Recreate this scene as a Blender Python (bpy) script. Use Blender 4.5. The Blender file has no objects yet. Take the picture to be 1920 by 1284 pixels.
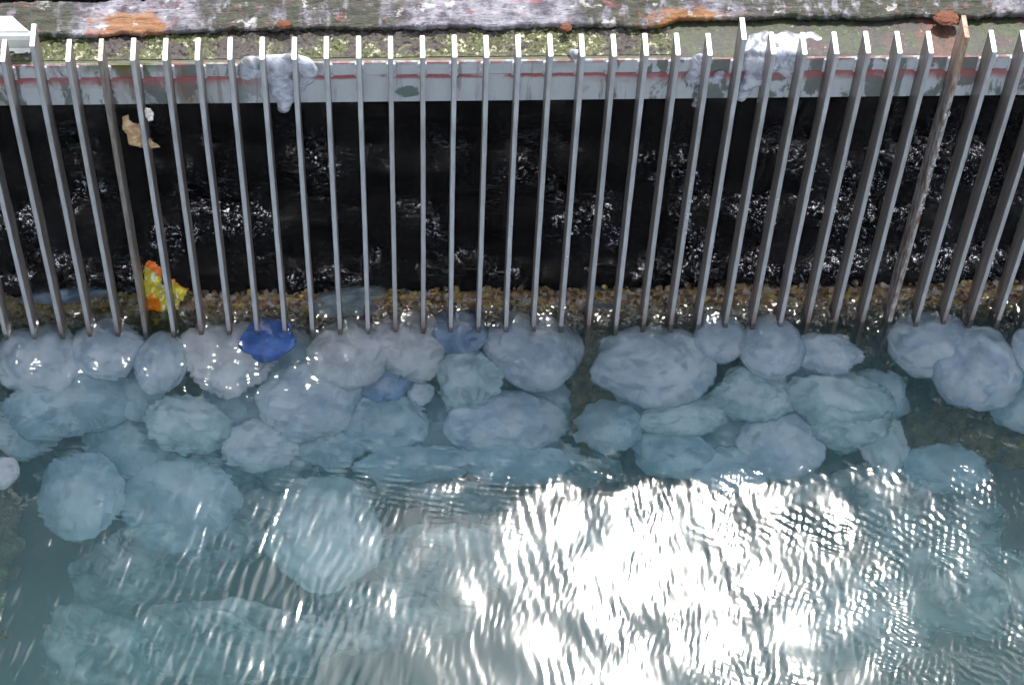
import bpy, bmesh, math, random
import numpy as np
from mathutils import Vector, Matrix, Euler, noise as mnoise
R = math.radians
sc = bpy.context.scene
C = sc.collection

# ------------------------------------------------------------ camera
CAM_ROT = (5.80666212e-01, -2.79546201e-02, -3.55834764e-02)
CAM_LOC = (-5.76573173e-02, -3.83976442, 5.78679176)
cd = bpy.data.cameras.new('camera'); cam = bpy.data.objects.new('camera', cd); C.objects.link(cam)
cam.location = CAM_LOC; cam.rotation_euler = CAM_ROT
cd.sensor_width = 36; cd.lens = 90.0; cd.clip_start = 0.05; cd.clip_end = 500
sc.camera = cam

# ------------------------------------------------------------ sky, sun, exposure
SUN_EL, SUN_AZ = R(61.4), R(12.4)          # azimuth from +Y towards +X
w = bpy.data.worlds.new("World"); sc.world = w; w.use_nodes = True
nt = w.node_tree
sky = nt.nodes.new('ShaderNodeTexSky'); sky.sky_type = 'NISHITA'; sky.sun_disc = False
sky.sun_elevation = SUN_EL; sky.sun_rotation = SUN_AZ
sky.air_density = 1.0; sky.dust_density = 1.0; sky.ozone_density = 1.0
bg = nt.nodes['Background']; bg.inputs['Strength'].default_value = 0.15
hs = nt.nodes.new('ShaderNodeHueSaturation'); hs.inputs['Saturation'].default_value = 0.45   # hazy, whitish sky
nt.links.new(sky.outputs[0], hs.inputs['Color']); nt.links.new(hs.outputs[0], bg.inputs[0])
sd = bpy.data.lights.new('sun', 'SUN'); sd.energy = 2.0; sd.angle = R(3.2); sd.color = (1.0, 0.95, 0.87)
sun = bpy.data.objects.new('sun', sd); C.objects.link(sun)
sv = Vector((math.sin(SUN_AZ)*math.cos(SUN_EL), math.cos(SUN_AZ)*math.cos(SUN_EL), math.sin(SUN_EL)))
sun.rotation_euler = sv.to_track_quat('Z', 'Y').to_euler(); sun.location = sv*20
vs = sc.view_settings
vs.view_transform = 'Standard'; vs.look = 'None'; vs.exposure = 1.95; vs.gamma = 1
cy = sc.cycles
cy.use_denoising = True; cy.max_bounces = 10; cy.diffuse_bounces = 4; cy.glossy_bounces = 4
cy.transmission_bounces = 8; cy.transparent_max_bounces = 16; cy.volume_bounces = 2
cy.sample_clamp_indirect = 2.5; cy.caustics_reflective = False; cy.caustics_refractive = True
cy.blur_glossy = 0.3; cy.use_adaptive_sampling = False

# ------------------------------------------------------------ picture ray -> world point
F = 4800.0
RM = Euler(CAM_ROT).to_matrix(); CL = Vector(CAM_LOC)
IOR_W = 1.24
def ray(x, y): return (RM @ Vector(((x-960)/F, -(y-642)/F, -1))).normalized()
def onz(x, y, z=0.0):
    d = ray(x, y); return CL + d*((z-CL.z)/d.z)
def onY(x, y, Y):
    d = ray(x, y); return CL + d*((Y-CL.y)/d.y)
def uw(x, y, z):                                   # a point under the water, seen through its surface
    d = ray(x, y); p = CL + d*(-CL.z/d.z)
    h = Vector((d.x, d.y, 0))/IOR_W
    r = Vector((h.x, h.y, -math.sqrt(max(0, 1-h.length_squared))))
    return p + r*(z/r.z)
S = 0.075          # bar spacing
H = 1.143          # bar height above water
D = 0.0675         # depth of a flat bar
TH = 0.0115

# ------------------------------------------------------------ node helpers
class NT:
    def __init__(s, name):
        s.m = bpy.data.materials.new(name); s.m.use_nodes = True; s.t = s.m.node_tree
        for n in list(s.t.nodes):
            if n.type != 'OUTPUT_MATERIAL': s.t.nodes.remove(n)
        s.out = [n for n in s.t.nodes if n.type == 'OUTPUT_MATERIAL'][0]
        s.co = s.t.nodes.new('ShaderNodeTexCoord').outputs['Object']
    def n(s, typ, ins=None, **kw):
        nd = s.t.nodes.new(typ)
        for k, v in kw.items(): setattr(nd, k, v)
        for k, v in (ins or {}).items():
            i = nd.inputs[k]
            if isinstance(v, bpy.types.NodeSocket): s.t.links.new(v, i)
            else: i.default_value = v
        return nd
    def noise(s, scale, detail=4, rough=.55, dist=0, vec=None, out='Fac'):
        return s.n('ShaderNodeTexNoise', {'Vector': vec or s.co, 'Scale': scale, 'Detail': detail, 'Roughness': rough, 'Distortion': dist}).outputs[out]
    def vor(s, scale, feature='F1', out='Distance', vec=None, rnd=1.0):
        return s.n('ShaderNodeTexVoronoi', {'Vector': vec or s.co, 'Scale': scale, 'Randomness': rnd}, feature=feature).outputs[out]
    def map(s, scale=(1,1,1), loc=(0,0,0), rot=(0,0,0), vec=None):
        return s.n('ShaderNodeMapping', {'Vector': vec or s.co, 'Scale': scale, 'Location': loc, 'Rotation': rot}).outputs[0]
    def mr(s, v, a, b, c=0.0, d=1.0, smooth=True):
        return s.n('ShaderNodeMapRange', {'Value': v, 'From Min': a, 'From Max': b, 'To Min': c, 'To Max': d}, interpolation_type='SMOOTHSTEP' if smooth else 'LINEAR').outputs[0]
    def math(s, op, a, b=0.0, c=0.0):
        nd = s.t.nodes.new('ShaderNodeMath'); nd.operation = op
        for i, v in enumerate((a, b, c)):
            if isinstance(v, bpy.types.NodeSocket): s.t.links.new(v, nd.inputs[i])
            else: nd.inputs[i].default_value = v
        return nd.outputs[0]
    def mix(s, f, a, b):
        nd = s.t.nodes.new('ShaderNodeMix'); nd.data_type = 'RGBA'
        for i, v in ((0, f), (6, a), (7, b)):
            if isinstance(v, bpy.types.NodeSocket): s.t.links.new(v, nd.inputs[i])
            else: nd.inputs[i].default_value = v if i == 0 else (tuple(v)+(1,))[:4]
        return nd.outputs[2]
    def bump(s, h, strength=.5, dist=.002, normal=None):
        ins = {'Height': h, 'Strength': strength, 'Distance': dist}
        if normal is not None: ins['Normal'] = normal
        return s.n('ShaderNodeBump', ins).outputs[0]
    def blob(s, loc, rad, wob=.5, wscale=60, edge=.25):       # an irregular patch round a place on the thing
        v = s.map(scale=tuple(1/r for r in rad), loc=tuple(-l/r for l, r in zip(loc, rad)))
        ln = s.n('ShaderNodeVectorMath', {0: v}, operation='LENGTH').outputs['Value']
        nz = s.noise(wscale, 4, .6)
        d = s.math('ADD', ln, s.math('MULTIPLY', s.math('SUBTRACT', nz, .5), wob*2))
        return s.mr(d, 1-edge, 1+edge, 1, 0)
    def princ(s, col, rough=.5, metal=0.0, normal=None, spec=.5, **kw):
        ins = {'Base Color': col if isinstance(col, bpy.types.NodeSocket) else (tuple(col)+(1,))[:4], 'Roughness': rough, 'Metallic': metal, 'Specular IOR Level': spec}
        if normal is not None: ins['Normal'] = normal
        ins.update(kw)
        return s.n('ShaderNodeBsdfPrincipled', ins).outputs[0]
    def surf(s, sh): s.t.links.new(sh, s.out.inputs['Surface']); return s.m

def tag(o, label=None, cat=None, group=None, kind=None):
    if label: o['label'] = label
    if cat: o['category'] = cat
    if group: o['group'] = group
    if kind: o['kind'] = kind
    return o
def empty(name, loc=(0,0,0), **kw):
    o = bpy.data.objects.new(name, None); C.objects.link(o); o.location = loc; o.empty_display_size = .05
    return tag(o, **kw)
def link_mesh(name, me, mat, parent=None, smooth=True):
    o = bpy.data.objects.new(name, me); C.objects.link(o)
    if mat: me.materials.append(mat)
    if parent: o.parent = parent
    me.polygons.foreach_set('use_smooth', [smooth]*len(me.polygons)); me.update()
    return o
def np_mesh(name, V, Fq):                     # V (n,3), Fq (m,4) quads
    me = bpy.data.meshes.new(name)
    V = np.ascontiguousarray(V, dtype=np.float32); Fq = np.ascontiguousarray(Fq, dtype=np.int32)
    k = Fq.shape[1]
    me.vertices.add(len(V)); me.vertices.foreach_set('co', V.ravel())
    me.loops.add(Fq.size); me.loops.foreach_set('vertex_index', Fq.ravel())
    me.polygons.add(len(Fq)); me.polygons.foreach_set('loop_start', np.arange(0, Fq.size, k, dtype=np.int32))
    me.polygons.foreach_set('loop_total', np.full(len(Fq), k, dtype=np.int32))
    me.update(calc_edges=True); me.validate()
    return me
def grid_faces(nx, ny, wrap=False):
    j, i = np.meshgrid(np.arange(ny-1), np.arange(nx if wrap else nx-1), indexing='ij')
    i2 = (i+1) % nx
    return np.stack([j*nx+i, j*nx+i2, (j+1)*nx+i2, (j+1)*nx+i], -1).reshape(-1, 4)
def box(bm, x0, x1, y0, y1, z0, z1, bev=0):
    r = bmesh.ops.create_cube(bm, size=1)
    for v in r['verts']:
        v.co = Vector((x0+(v.co.x+.5)*(x1-x0), y0+(v.co.y+.5)*(y1-y0), z0+(v.co.z+.5)*(z1-z0)))
    if bev:
        bmesh.ops.bevel(bm, geom=list({e for v in r['verts'] for e in v.link_edges}), offset=bev, segments=2, affect='EDGES')
def bm_obj(name, bm, mat, parent=None, smooth=False):
    me = bpy.data.meshes.new(name); bm.to_mesh(me); bm.free()
    return link_mesh(name, me, mat, parent, smooth)
rng = np.random.default_rng(7)
def fbm(x, y, z=0.0, sc_=1.0, oct=4, seed=0):
    return mnoise.fractal(Vector((x*sc_+seed*13.7, y*sc_, z*sc_)), 1.0, 2.0, oct)
def noise2(nx, ny, dx, dy, lmin, lmax, seed, ang=None, spread=.5):
    """random-phase field with wavelengths lmin..lmax (m), unit std; ang = wave direction, spread = its width"""
    g = np.random.default_rng(seed)
    kx = np.fft.fftfreq(nx, dx)[None, :]; ky = np.fft.fftfreq(ny, dy)[:, None]
    k = np.hypot(kx, ky)+1e-9
    k0 = math.sqrt(1/(lmin*lmax)); bw = math.log(lmax/lmin)/2
    A = np.exp(-(np.log(k/k0)/bw)**2)/k
    if ang is not None:
        th = np.arctan2(ky, kx); d = np.angle(np.exp(2j*(th-ang)))/2
        A = A*np.exp(-(d/spread)**2)
    f = np.fft.ifft2(A*np.exp(2j*np.pi*g.random((ny, nx)))).real
    return f/f.std()

# ------------------------------------------------------------ materials
def m_water(name, vcol, acol, dens):
    s = NT(name)
    sep = s.n('ShaderNodeSeparateXYZ', {0: s.co})
    inside = s.mr(sep.outputs[1], .08, .16)
    chop = s.noise(38, 4, .62, 2.0)
    b2 = s.bump(chop, s.math('MULTIPLY', inside, 1.0), .024)
    fr = s.n('ShaderNodeFresnel', {'IOR': 1.33, 'Normal': b2}).outputs[0]
    refr = s.n('ShaderNodeBsdfRefraction', {'Color': (1,1,1,1), 'Roughness': 0.0, 'IOR': IOR_W, 'Normal': b2}).outputs[0]
    glo = s.n('ShaderNodeBsdfGlossy', {'Color': (1,1,1,1), 'Roughness': 0.07, 'Normal': b2}).outputs[0]
    mx = s.n('ShaderNodeMixShader', {0: fr, 1: refr, 2: glo}).outputs[0]
    # fine froth and bubbles doubling as painted glints on water behind the bars
    patch = s.math('MULTIPLY', s.mr(s.math('ADD', s.noise(4.5, 3, .6), s.mr(sep.outputs[0], .3, 1.3, 0, .06)), .50, .61), s.mr(sep.outputs[1], .80, .35))
    patch = s.math('MULTIPLY', patch, s.mr(sep.outputs[1], .10, .20))
    dots = s.mr(s.noise(85, 3, .6, 2.5), .50, .60)
    thr = s.mr(s.noise(22, 4, .65, 3.0), .52, .60)
    foam_glints = s.math('MULTIPLY', s.math('MULTIPLY', s.math('MULTIPLY', dots, thr), patch), .8)
    fo = s.n('ShaderNodeBsdfDiffuse', {'Color': (.80, .82, .95, 1)}).outputs[0]
    mx = s.n('ShaderNodeMixShader', {0: foam_glints, 1: mx, 2: fo}).outputs[0]
    vol = s.n('ShaderNodeVolumePrincipled', {'Color': vcol+(1,), 'Absorption Color': acol+(1,), 'Density': dens, 'Anisotropy': 0.2}).outputs[0]
    s.t.links.new(vol, s.out.inputs['Volume'])
    return s.surf(mx)
def m_steel():
    s = NT('galvanised steel')
    a = s.noise(9, 4, .6, vec=s.map(scale=(6, 6, 1)))
    col = s.mix(s.mr(a, .35, .65), (.31, .31, .325), (.41, .41, .43))
    grime = s.mr(s.noise(5, 5, .65, vec=s.map(scale=(4, 4, .8))), .56, .70)
    col = s.mix(s.math('MULTIPLY', grime, .7), col, (.13, .11, .095))
    z = s.n('ShaderNodeSeparateXYZ', {0: s.co}).outputs[2]
    rnd = s.n('ShaderNodeObjectInfo').outputs['Random']
    col = s.mix(s.mr(rnd, 0, 1, 0, .28), col, (.20, .185, .17))
    low = s.mr(s.math('ADD', z, s.math('MULTIPLY', s.noise(14, 3), .16)), .20, .06)
    col = s.mix(s.math('MULTIPLY', low, s.mr(rnd, .1, .9, .2, .85)), col, (.17, .09, .065))
    run = s.mr(s.noise(16, 5, .7, vec=s.map(scale=(5, 5, .35))), .60, .68)
    col = s.mix(s.math('MULTIPLY', run, .6), col, (.15, .085, .05))
    sub = s.mr(z, .01, -.05)
    col = s.mix(sub, col, s.mix(s.noise(40, 4), (.16, .11, .05), (.30, .24, .12)))
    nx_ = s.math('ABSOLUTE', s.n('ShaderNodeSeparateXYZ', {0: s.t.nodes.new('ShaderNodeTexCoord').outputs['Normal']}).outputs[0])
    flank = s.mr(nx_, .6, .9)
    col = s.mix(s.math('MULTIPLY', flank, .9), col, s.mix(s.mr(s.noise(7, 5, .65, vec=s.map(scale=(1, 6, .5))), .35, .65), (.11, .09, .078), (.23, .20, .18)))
    nb = s.bump(s.noise(160, 4, .6), .35, .0012)
    return s.surf(s.princ(col, s.mr(a, .3, .7, .34, .52), .35, nb))
def m_rusty():
    s = NT('rusty steel')
    z = s.n('ShaderNodeSeparateXYZ', {0: s.co}).outputs[2]
    a = s.noise(30, 5, .65, vec=s.map(scale=(3, 3, .6)))
    col = s.mix(s.mr(a, .4, .6), (.30, .29, .29), (.11, .065, .04))
    top = s.mr(z, .95, 1.1)
    col = s.mix(s.math('MULTIPLY', top, .5), col, (.28, .14, .06))
    nb = s.bump(s.noise(120, 5, .7), .6, .003)
    return s.surf(s.princ(col, .6, .2, nb))
def m_dark_bar():
    s = NT('stained brown steel')
    a = s.noise(30, 5, .65, vec=s.map(scale=(3, 3, .5)))
    col = s.mix(s.mr(a, .35, .65), (.12, .105, .09), (.22, .19, .165))
    return s.surf(s.princ(col, .45, .3, s.bump(s.noise(120, 4), .4, .002)))
def m_beam():
    s = NT('painted beam steel')
    base = s.mix(s.noise(14, 4), (.50, .52, .55), (.62, .64, .66))
    z = s.n('ShaderNodeSeparateXYZ', {0: s.co}).outputs[2]
    x = s.n('ShaderNodeSeparateXYZ', {0: s.co}).outputs[0]
    worn = s.mr(s.noise(11, 5, .65, .6, s.map(scale=(1.2, 1, .45))), .50, .545)
    zone = s.math('MAXIMUM', s.mr(x, -.30, -.50), s.mr(x, .36, .46))
    pat = s.mix(s.noise(60, 4), (.13, .15, .145), (.24, .25, .235))
    col = s.mix(s.math('MULTIPLY', worn, zone), base, pat)
    # bare green-grey flake near the middle
    col = s.mix(s.blob((-.035, .07, .930), (.028, 9, .022), .5, 70, .12), col, (.16, .21, .20))
    brown = s.mr(s.noise(7, 4, .6, vec=s.map(scale=(1, 1, .3), loc=(3.1, 0, 0))), .48, .60)
    col = s.mix(s.math('MULTIPLY', brown, s.mr(x, -.45, -.62)), col, (.20, .14, .10))
    # red primer along the seam and the top edge
    dz = s.math('ABSOLUTE', s.math('SUBTRACT', z, s.math('SUBTRACT', 1.000, s.math('MULTIPLY', s.noise(25, 5, .7), .022))))
    red = s.math('MULTIPLY', s.mr(dz, .014, .002), s.mr(s.noise(9, 4, .6), .38, .5))
    redw = s.math('MULTIPLY', s.mr(s.math('SUBTRACT', z, s.math('MULTIPLY', s.noise(18, 5, .7, 1.0), .07)), .915, .955), zone)
    redw = s.math('MULTIPLY', redw, s.mr(z, .998, .994))
    red = s.math('MAXIMUM', red, s.math('MULTIPLY', redw, .9))
    redt = s.math('MULTIPLY', s.mr(z, 1.030, 1.045), s.mr(s.noise(40, 5), .42, .55))
    red = s.math('MAXIMUM', red, s.math('MULTIPLY', redt, .8))
    col = s.mix(red, col, s.mix(s.noise(50, 3), (.34, .08, .09), (.50, .17, .17)))
    moss = s.math('MULTIPLY', s.mr(s.math('ADD', z, s.math('MULTIPLY', s.noise(14, 5), .09)), 1.045, 1.085), s.mr(s.noise(4, 3), .46, .56))
    moss = s.math('MULTIPLY', moss, s.mr(x, -.2, -.5, .35, 1))
    col = s.mix(moss, col, (.10, .13, .02))
    drip = s.mr(s.noise(26, 5, .7, .4, s.map(scale=(1.6, 1, .12))), .56, .66)
    col = s.mix(s.math('MULTIPLY', drip, .55), col, s.mix(s.noise(7), (.15, .13, .11), (.30, .13, .10)))
    dirt = s.mr(s.noise(130, 5, .7), .60, .72)
    col = s.mix(s.math('MULTIPLY', dirt, .5), col, (.16, .13, .11))
    nb = s.bump(s.math('ADD', s.noise(60, 5, .6), s.math('MULTIPLY', worn, -.5)), .4, .002)
    return s.surf(s.princ(col, .38, 0, nb))
def m_ledge():
    s = NT('weathered paint on concrete')
    lil = s.mix(s.mr(s.noise(20, 6, .7), .35, .62), (.07, .06, .075), (.30, .285, .32))
    st = s.map(scale=(1, 4, 1))
    crack = s.mr(s.noise(34, 6, .7, 1.0, st), .58, .64)
    col = s.mix(s.math('MULTIPLY', crack, .85), lil, (.03, .026, .022))
    gr = s.math('MAXIMUM', s.math('MAXIMUM', s.blob((-.30, .2, 1.07), (.24, .5, 9), .7, 14, .25), s.blob((.50, .2, 1.07), (.13, .3, 9), .6, 16, .3)), s.blob((1.10, .2, 1.07), (.34, .4, 9), .9, 12, .3))
    gr = s.math('MAXIMUM', gr, s.blob((-.93, .2, 1.07), (.10, .3, 9), .6, 16, .3))
    grc = s.mix(s.noise(45, 5, .65), (.012, .013, .007), (.075, .075, .045))
    gm = s.math('MULTIPLY', gr, s.mr(s.noise(13, 5, .65, vec=s.map(scale=(2.2, 1, 1))), .36, .50))
    col = s.mix(gm, col, grc)
    org = s.math('MAXIMUM', s.blob((-.70, .155, 1.07), (.085, .050, 9), 1.1, 22, .3), s.blob((.66, .165, 1.07), (.11, .035, 9), 1.1, 22, .3))
    col = s.mix(s.math('MULTIPLY', org, .85), col, s.mix(s.noise(40, 5), (.30, .065, .012), (.24, .15, .025)))
    red = s.mr(s.noise(16, 5, .65, 1.5, s.map(scale=(1, 2.5, 1), loc=(5, 2, 0))), .58, .66)
    col = s.mix(s.math('MULTIPLY', red, .65), col, (.30, .075, .085))
    col = s.mix(s.math('MULTIPLY', s.mr(s.noise(22, 5, .6), .60, .68), .7), col, (.55, .53, .50))
    nb = s.bump(s.math('ADD', s.noise(34, 7, .7, 1.0, st), s.math('MULTIPLY', s.noise(180, 4), .3)), 1.0, .012)
    return s.surf(s.princ(col, .42, 0, nb))
def m_rust():
    s = NT('rust')
    col = s.mix(s.noise(120, 5, .7), (.022, .007, .004), (.17, .045, .010))
    return s.surf(s.princ(col, .8, 0, s.bump(s.noise(200, 5, .7), .8, .004)))
def m_moss():
    s = NT('wet moss')
    a = s.noise(130, 5, .7)
    col = s.mix(s.mr(a, .35, .65), (.004, .005, .001), (.080, .090, .012))
    col = s.mix(s.mr(s.noise(70, 5, .7, vec=s.map(loc=(4, 1, 2))), .54, .64), col, (.40, .38, .26))
    col = s.mix(s.mr(s.noise(10, 4, .6, vec=s.map(loc=(1, 7, 2))), .46, .54), col, (.03, .022, .018))
    return s.surf(s.princ(col, .4, 0, s.bump(s.noise(300, 4, .7), .8, .003)))
def m_flange():
    s = NT('wet paint on the beam top')
    col = s.mix(s.mr(s.noise(12, 4, .6), .42, .56), (.040, .010, .011), (.018, .014, .011))
    g = s.mr(s.noise(11, 4, .6, vec=s.map(loc=(3, 3, 0))), .44, .54)
    col = s.mix(g, col, s.mix(s.noise(50, 4), (.006, .010, .001), (.028, .042, .003)))
    col = s.mix(s.blob((1.245, .12, 1.05), (.045, .2, 9), .3, 40, .3), col, s.mix(s.noise(80, 5), (.03, .008, .003), (.12, .034, .010)))
    x = s.n('ShaderNodeSeparateXYZ', {0: s.co}).outputs[0]
    col = s.mix(s.math('MULTIPLY', s.mr(s.noise(45, 6, .7, 1.0), .48, .58), .85), col, (.010, .009, .008))
    col = s.mix(s.mr(s.noise(90, 5, .7), .62, .70), col, (.20, .19, .16))
    col = s.mix(s.mr(x, .58, .52), col, s.mix(s.noise(70, 4), (.012, .016, .004), (.07, .08, .02)))
    return s.surf(s.princ(col, .5, 0, s.bump(s.noise(55, 6, .7), .7, .006), .5))
def m_jelly(name, c1, c2, alpha=.93, rough=.35, pscale=9, rim=.0, rim0=.12):
    s = NT(name)
    rnd = s.n('ShaderNodeObjectInfo').outputs['Random']
    v = s.n('ShaderNodeVectorMath', {0: s.co, 1: s.n('ShaderNodeCombineXYZ', {0: s.math('MULTIPLY', rnd, 37.0)}).outputs[0]}, operation='ADD').outputs[0]
    a = s.noise(pscale, 4, .55, .8, v)
    col = s.mix(s.mr(a, .38, .60), tuple(c*.8 for c in c1), c2)
    gen = s.n('ShaderNodeVectorMath', {0: s.t.nodes.new('ShaderNodeTexCoord').outputs['Generated'], 1: (-.5, -.5, 0)}, operation='ADD').outputs[0]
    gs = s.n('ShaderNodeSeparateXYZ', {0: gen})
    rad = s.math('SQRT', s.math('ADD', s.math('POWER', gs.outputs[0], 2.0), s.math('POWER', gs.outputs[1], 2.0)))
    ang = s.math('ARCTAN2', gs.outputs[1], gs.outputs[0])
    cv = s.n('ShaderNodeCombineXYZ', {0: s.math('MULTIPLY', ang, 5.0), 1: s.math('MULTIPLY', rad, 2.5), 2: s.math('MULTIPLY', rnd, 50.0)}).outputs[0]
    streak = s.noise(2.6, 4, .65, .3, cv)
    stf = s.math('MULTIPLY', s.mr(streak, .48, .66), s.mr(rad, .12, .40))
    col = s.mix(s.math('MULTIPLY', stf, .75), col, tuple(min(.93, c*1.25+.04) for c in c2))
    lobe = s.mr(s.noise(5.0, 3, .5, .6, s.n('ShaderNodeVectorMath', {0: gen, 1: s.n('ShaderNodeCombineXYZ', {2: s.math('MULTIPLY', rnd, 21.0)}).outputs[0]}, operation='ADD').outputs[0]), .52, .66)
    col = s.mix(s.math('MULTIPLY', lobe, .75), col, tuple(c*.55 for c in c1))
    cen = s.math('MULTIPLY', s.mr(rad, .26, .05), s.mr(a, .3, .6))
    col = s.mix(s.math('MULTIPLY', cen, .5), col, (.84, .86, .84))
    spk = s.mr(s.noise(pscale*4, 4, .6, 1.5, v), .56, .70)
    col = s.mix(s.math('MULTIPLY', spk, .35), col, tuple(min(1, c*1.35) for c in c2))
    nb = s.bump(s.noise(pscale*1.8, 3, .5, .8, v), .4, .005)
    pr = s.princ(col, rough, 0, nb, .3, **{'Subsurface Weight': .9, 'Subsurface Radius': (.8, .95, 1.0), 'Subsurface Scale': .03})
    tr = s.n('ShaderNodeBsdfTranslucent', {'Color': (tuple(c2)+(1,))}).outputs[0]
    sh = s.n('ShaderNodeMixShader', {0: .48, 1: pr, 2: tr}).outputs[0]
    al = s.mr(s.noise(pscale*1.3, 3, .5, .4, v), .35, .6, alpha-.14, min(1, alpha+.05))
    fc = s.n('ShaderNodeLayerWeight', {'Blend': .35}).outputs['Facing']
    al = s.math('MULTIPLY', al, s.mr(fc, rim0, 1.0, 1, rim))
    if name == 'cloudy jelly': al = s.math('MULTIPLY', al, s.mr(s.noise(11, 4, .6, .8, v), .38, .60, .25, 1))
    tp = s.n('ShaderNodeBsdfTransparent', {'Color': (.86, .95, .97, 1)}).outputs[0]
    return s.surf(s.n('ShaderNodeMixShader', {0: al, 1: tp, 2: sh}).outputs[0])
def m_clear():
    s = NT('clear wet jelly')
    a = s.noise(26, 4, .6, 1.0)
    nb = s.bump(s.noise(40, 3, .5), .25, .004)
    gl = s.princ((.90, .93, 1.0), .10, 0, nb, .5, **{'Transmission Weight': 1.0, 'IOR': 1.12})
    di = s.princ(s.mix(a, (.50, .54, .66), (.88, .88, .92)), .15, 0, nb, .8, **{'Subsurface Weight': .8, 'Subsurface Radius': (.8, .9, 1), 'Subsurface Scale': .02})
    return s.surf(s.n('ShaderNodeMixShader', {0: s.mr(a, .38, .64, .18, .62), 1: gl, 2: di}).outputs[0])
def m_simple(name, c1, c2, scale=20, rough=.6, bs=.4, bd=.003):
    s = NT(name); a = s.noise(scale, 5, .65)
    return s.surf(s.princ(s.mix(s.mr(a, .35, .65), c1, c2), rough, 0, s.bump(s.noise(scale*4, 5), bs, bd)))
def m_shells():
    s = NT('shell crust')
    cid = s.vor(75, out='Color')
    v = s.n('ShaderNodeSeparateXYZ', {0: cid})
    col = s.mix(s.mr(v.outputs[0], .2, .9), (.26, .15, .07), (.68, .42, .24))
    col = s.mix(s.mr(v.outputs[1], .62, .75), col, (.74, .55, .16))
    col = s.mix(s.mr(v.outputs[2], .75, .85), col, (.72, .64, .55))
    z = s.n('ShaderNodeSeparateXYZ', {0: s.co}).outputs[2]
    deep = s.mr(s.math('ADD', z, s.math('MULTIPLY', s.noise(9, 3), .1)), .02, -.08)
    col = s.mix(deep, col, s.mix(s.mr(s.noise(28, 5, .65, 1), .4, .6), (.05, .04, .02), (.34, .28, .14)))
    x = s.n('ShaderNodeSeparateXYZ', {0: s.co}).outputs[0]
    col = s.mix(s.math('MULTIPLY', s.mr(x, -.55, -.75), .7), col, (.10, .11, .03))
    return s.surf(s.princ(col, .6, 0, s.bump(s.vor(75), .9, .01)))
M = dict(water=m_water('water', (.38, .60, .62), (.28, .58, .58), 1.8), intake=m_water('shade-tinted water', (.004, .004, .006), (.1, .1, .1), 4.0),  # intake water: shade put into a near-black volume colour
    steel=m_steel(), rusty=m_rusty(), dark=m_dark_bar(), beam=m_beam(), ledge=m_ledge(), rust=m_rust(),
    moss=m_moss(), flange=m_flange(), shells=m_shells(),
    jwhite=m_jelly('white jelly', (.82, .86, .88), (.95, .95, .96), .99),
    jblue=m_jelly('pale blue jelly', (.60, .74, .87), (.84, .91, .97), .97),
    jgrey=m_jelly('grey blue jelly', (.60, .72, .84), (.84, .91, .96), .97),
    jteal=m_jelly('pale teal jelly', (.54, .72, .74), (.82, .93, .93), .95),
    jfaint=m_jelly('cloudy jelly', (.55, .72, .74), (.85, .94, .94), .92, .5, 6, .0, .0),
    jdim=m_jelly('dim jelly', (.44, .63, .72), (.74, .88, .94), .93, .45, 8, .12, .30),
    jdark=m_jelly('deep blue jelly', (.26, .42, .60), (.46, .60, .78), .95),
    jclear=m_clear(),
    arms=m_jelly('oral arms', (.55, .68, .70), (.88, .92, .90), .97, .5, 30),
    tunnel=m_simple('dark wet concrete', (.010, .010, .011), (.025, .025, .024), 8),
    bed=m_simple('silty bed', (.05, .06, .05), (.15, .15, .11), 3, .9, .8, .05),
    white=m_simple('white painted metal', (.62, .60, .52), (.82, .81, .74), 16, .45, .2, .002),
    blue=m_simple('blue plastic', (.012, .075, .30), (.03, .14, .46), 18, .5, .3, .004),
    leaf=m_simple('dead leaf', (.30, .16, .09), (.55, .40, .22), 45, .6),
    pale=m_simple('pale shell grit', (.45, .40, .37), (.70, .66, .62), 90, .5),
    weld=m_simple('weld', (.42, .42, .44), (.60, .60, .62), 60, .5))

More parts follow.
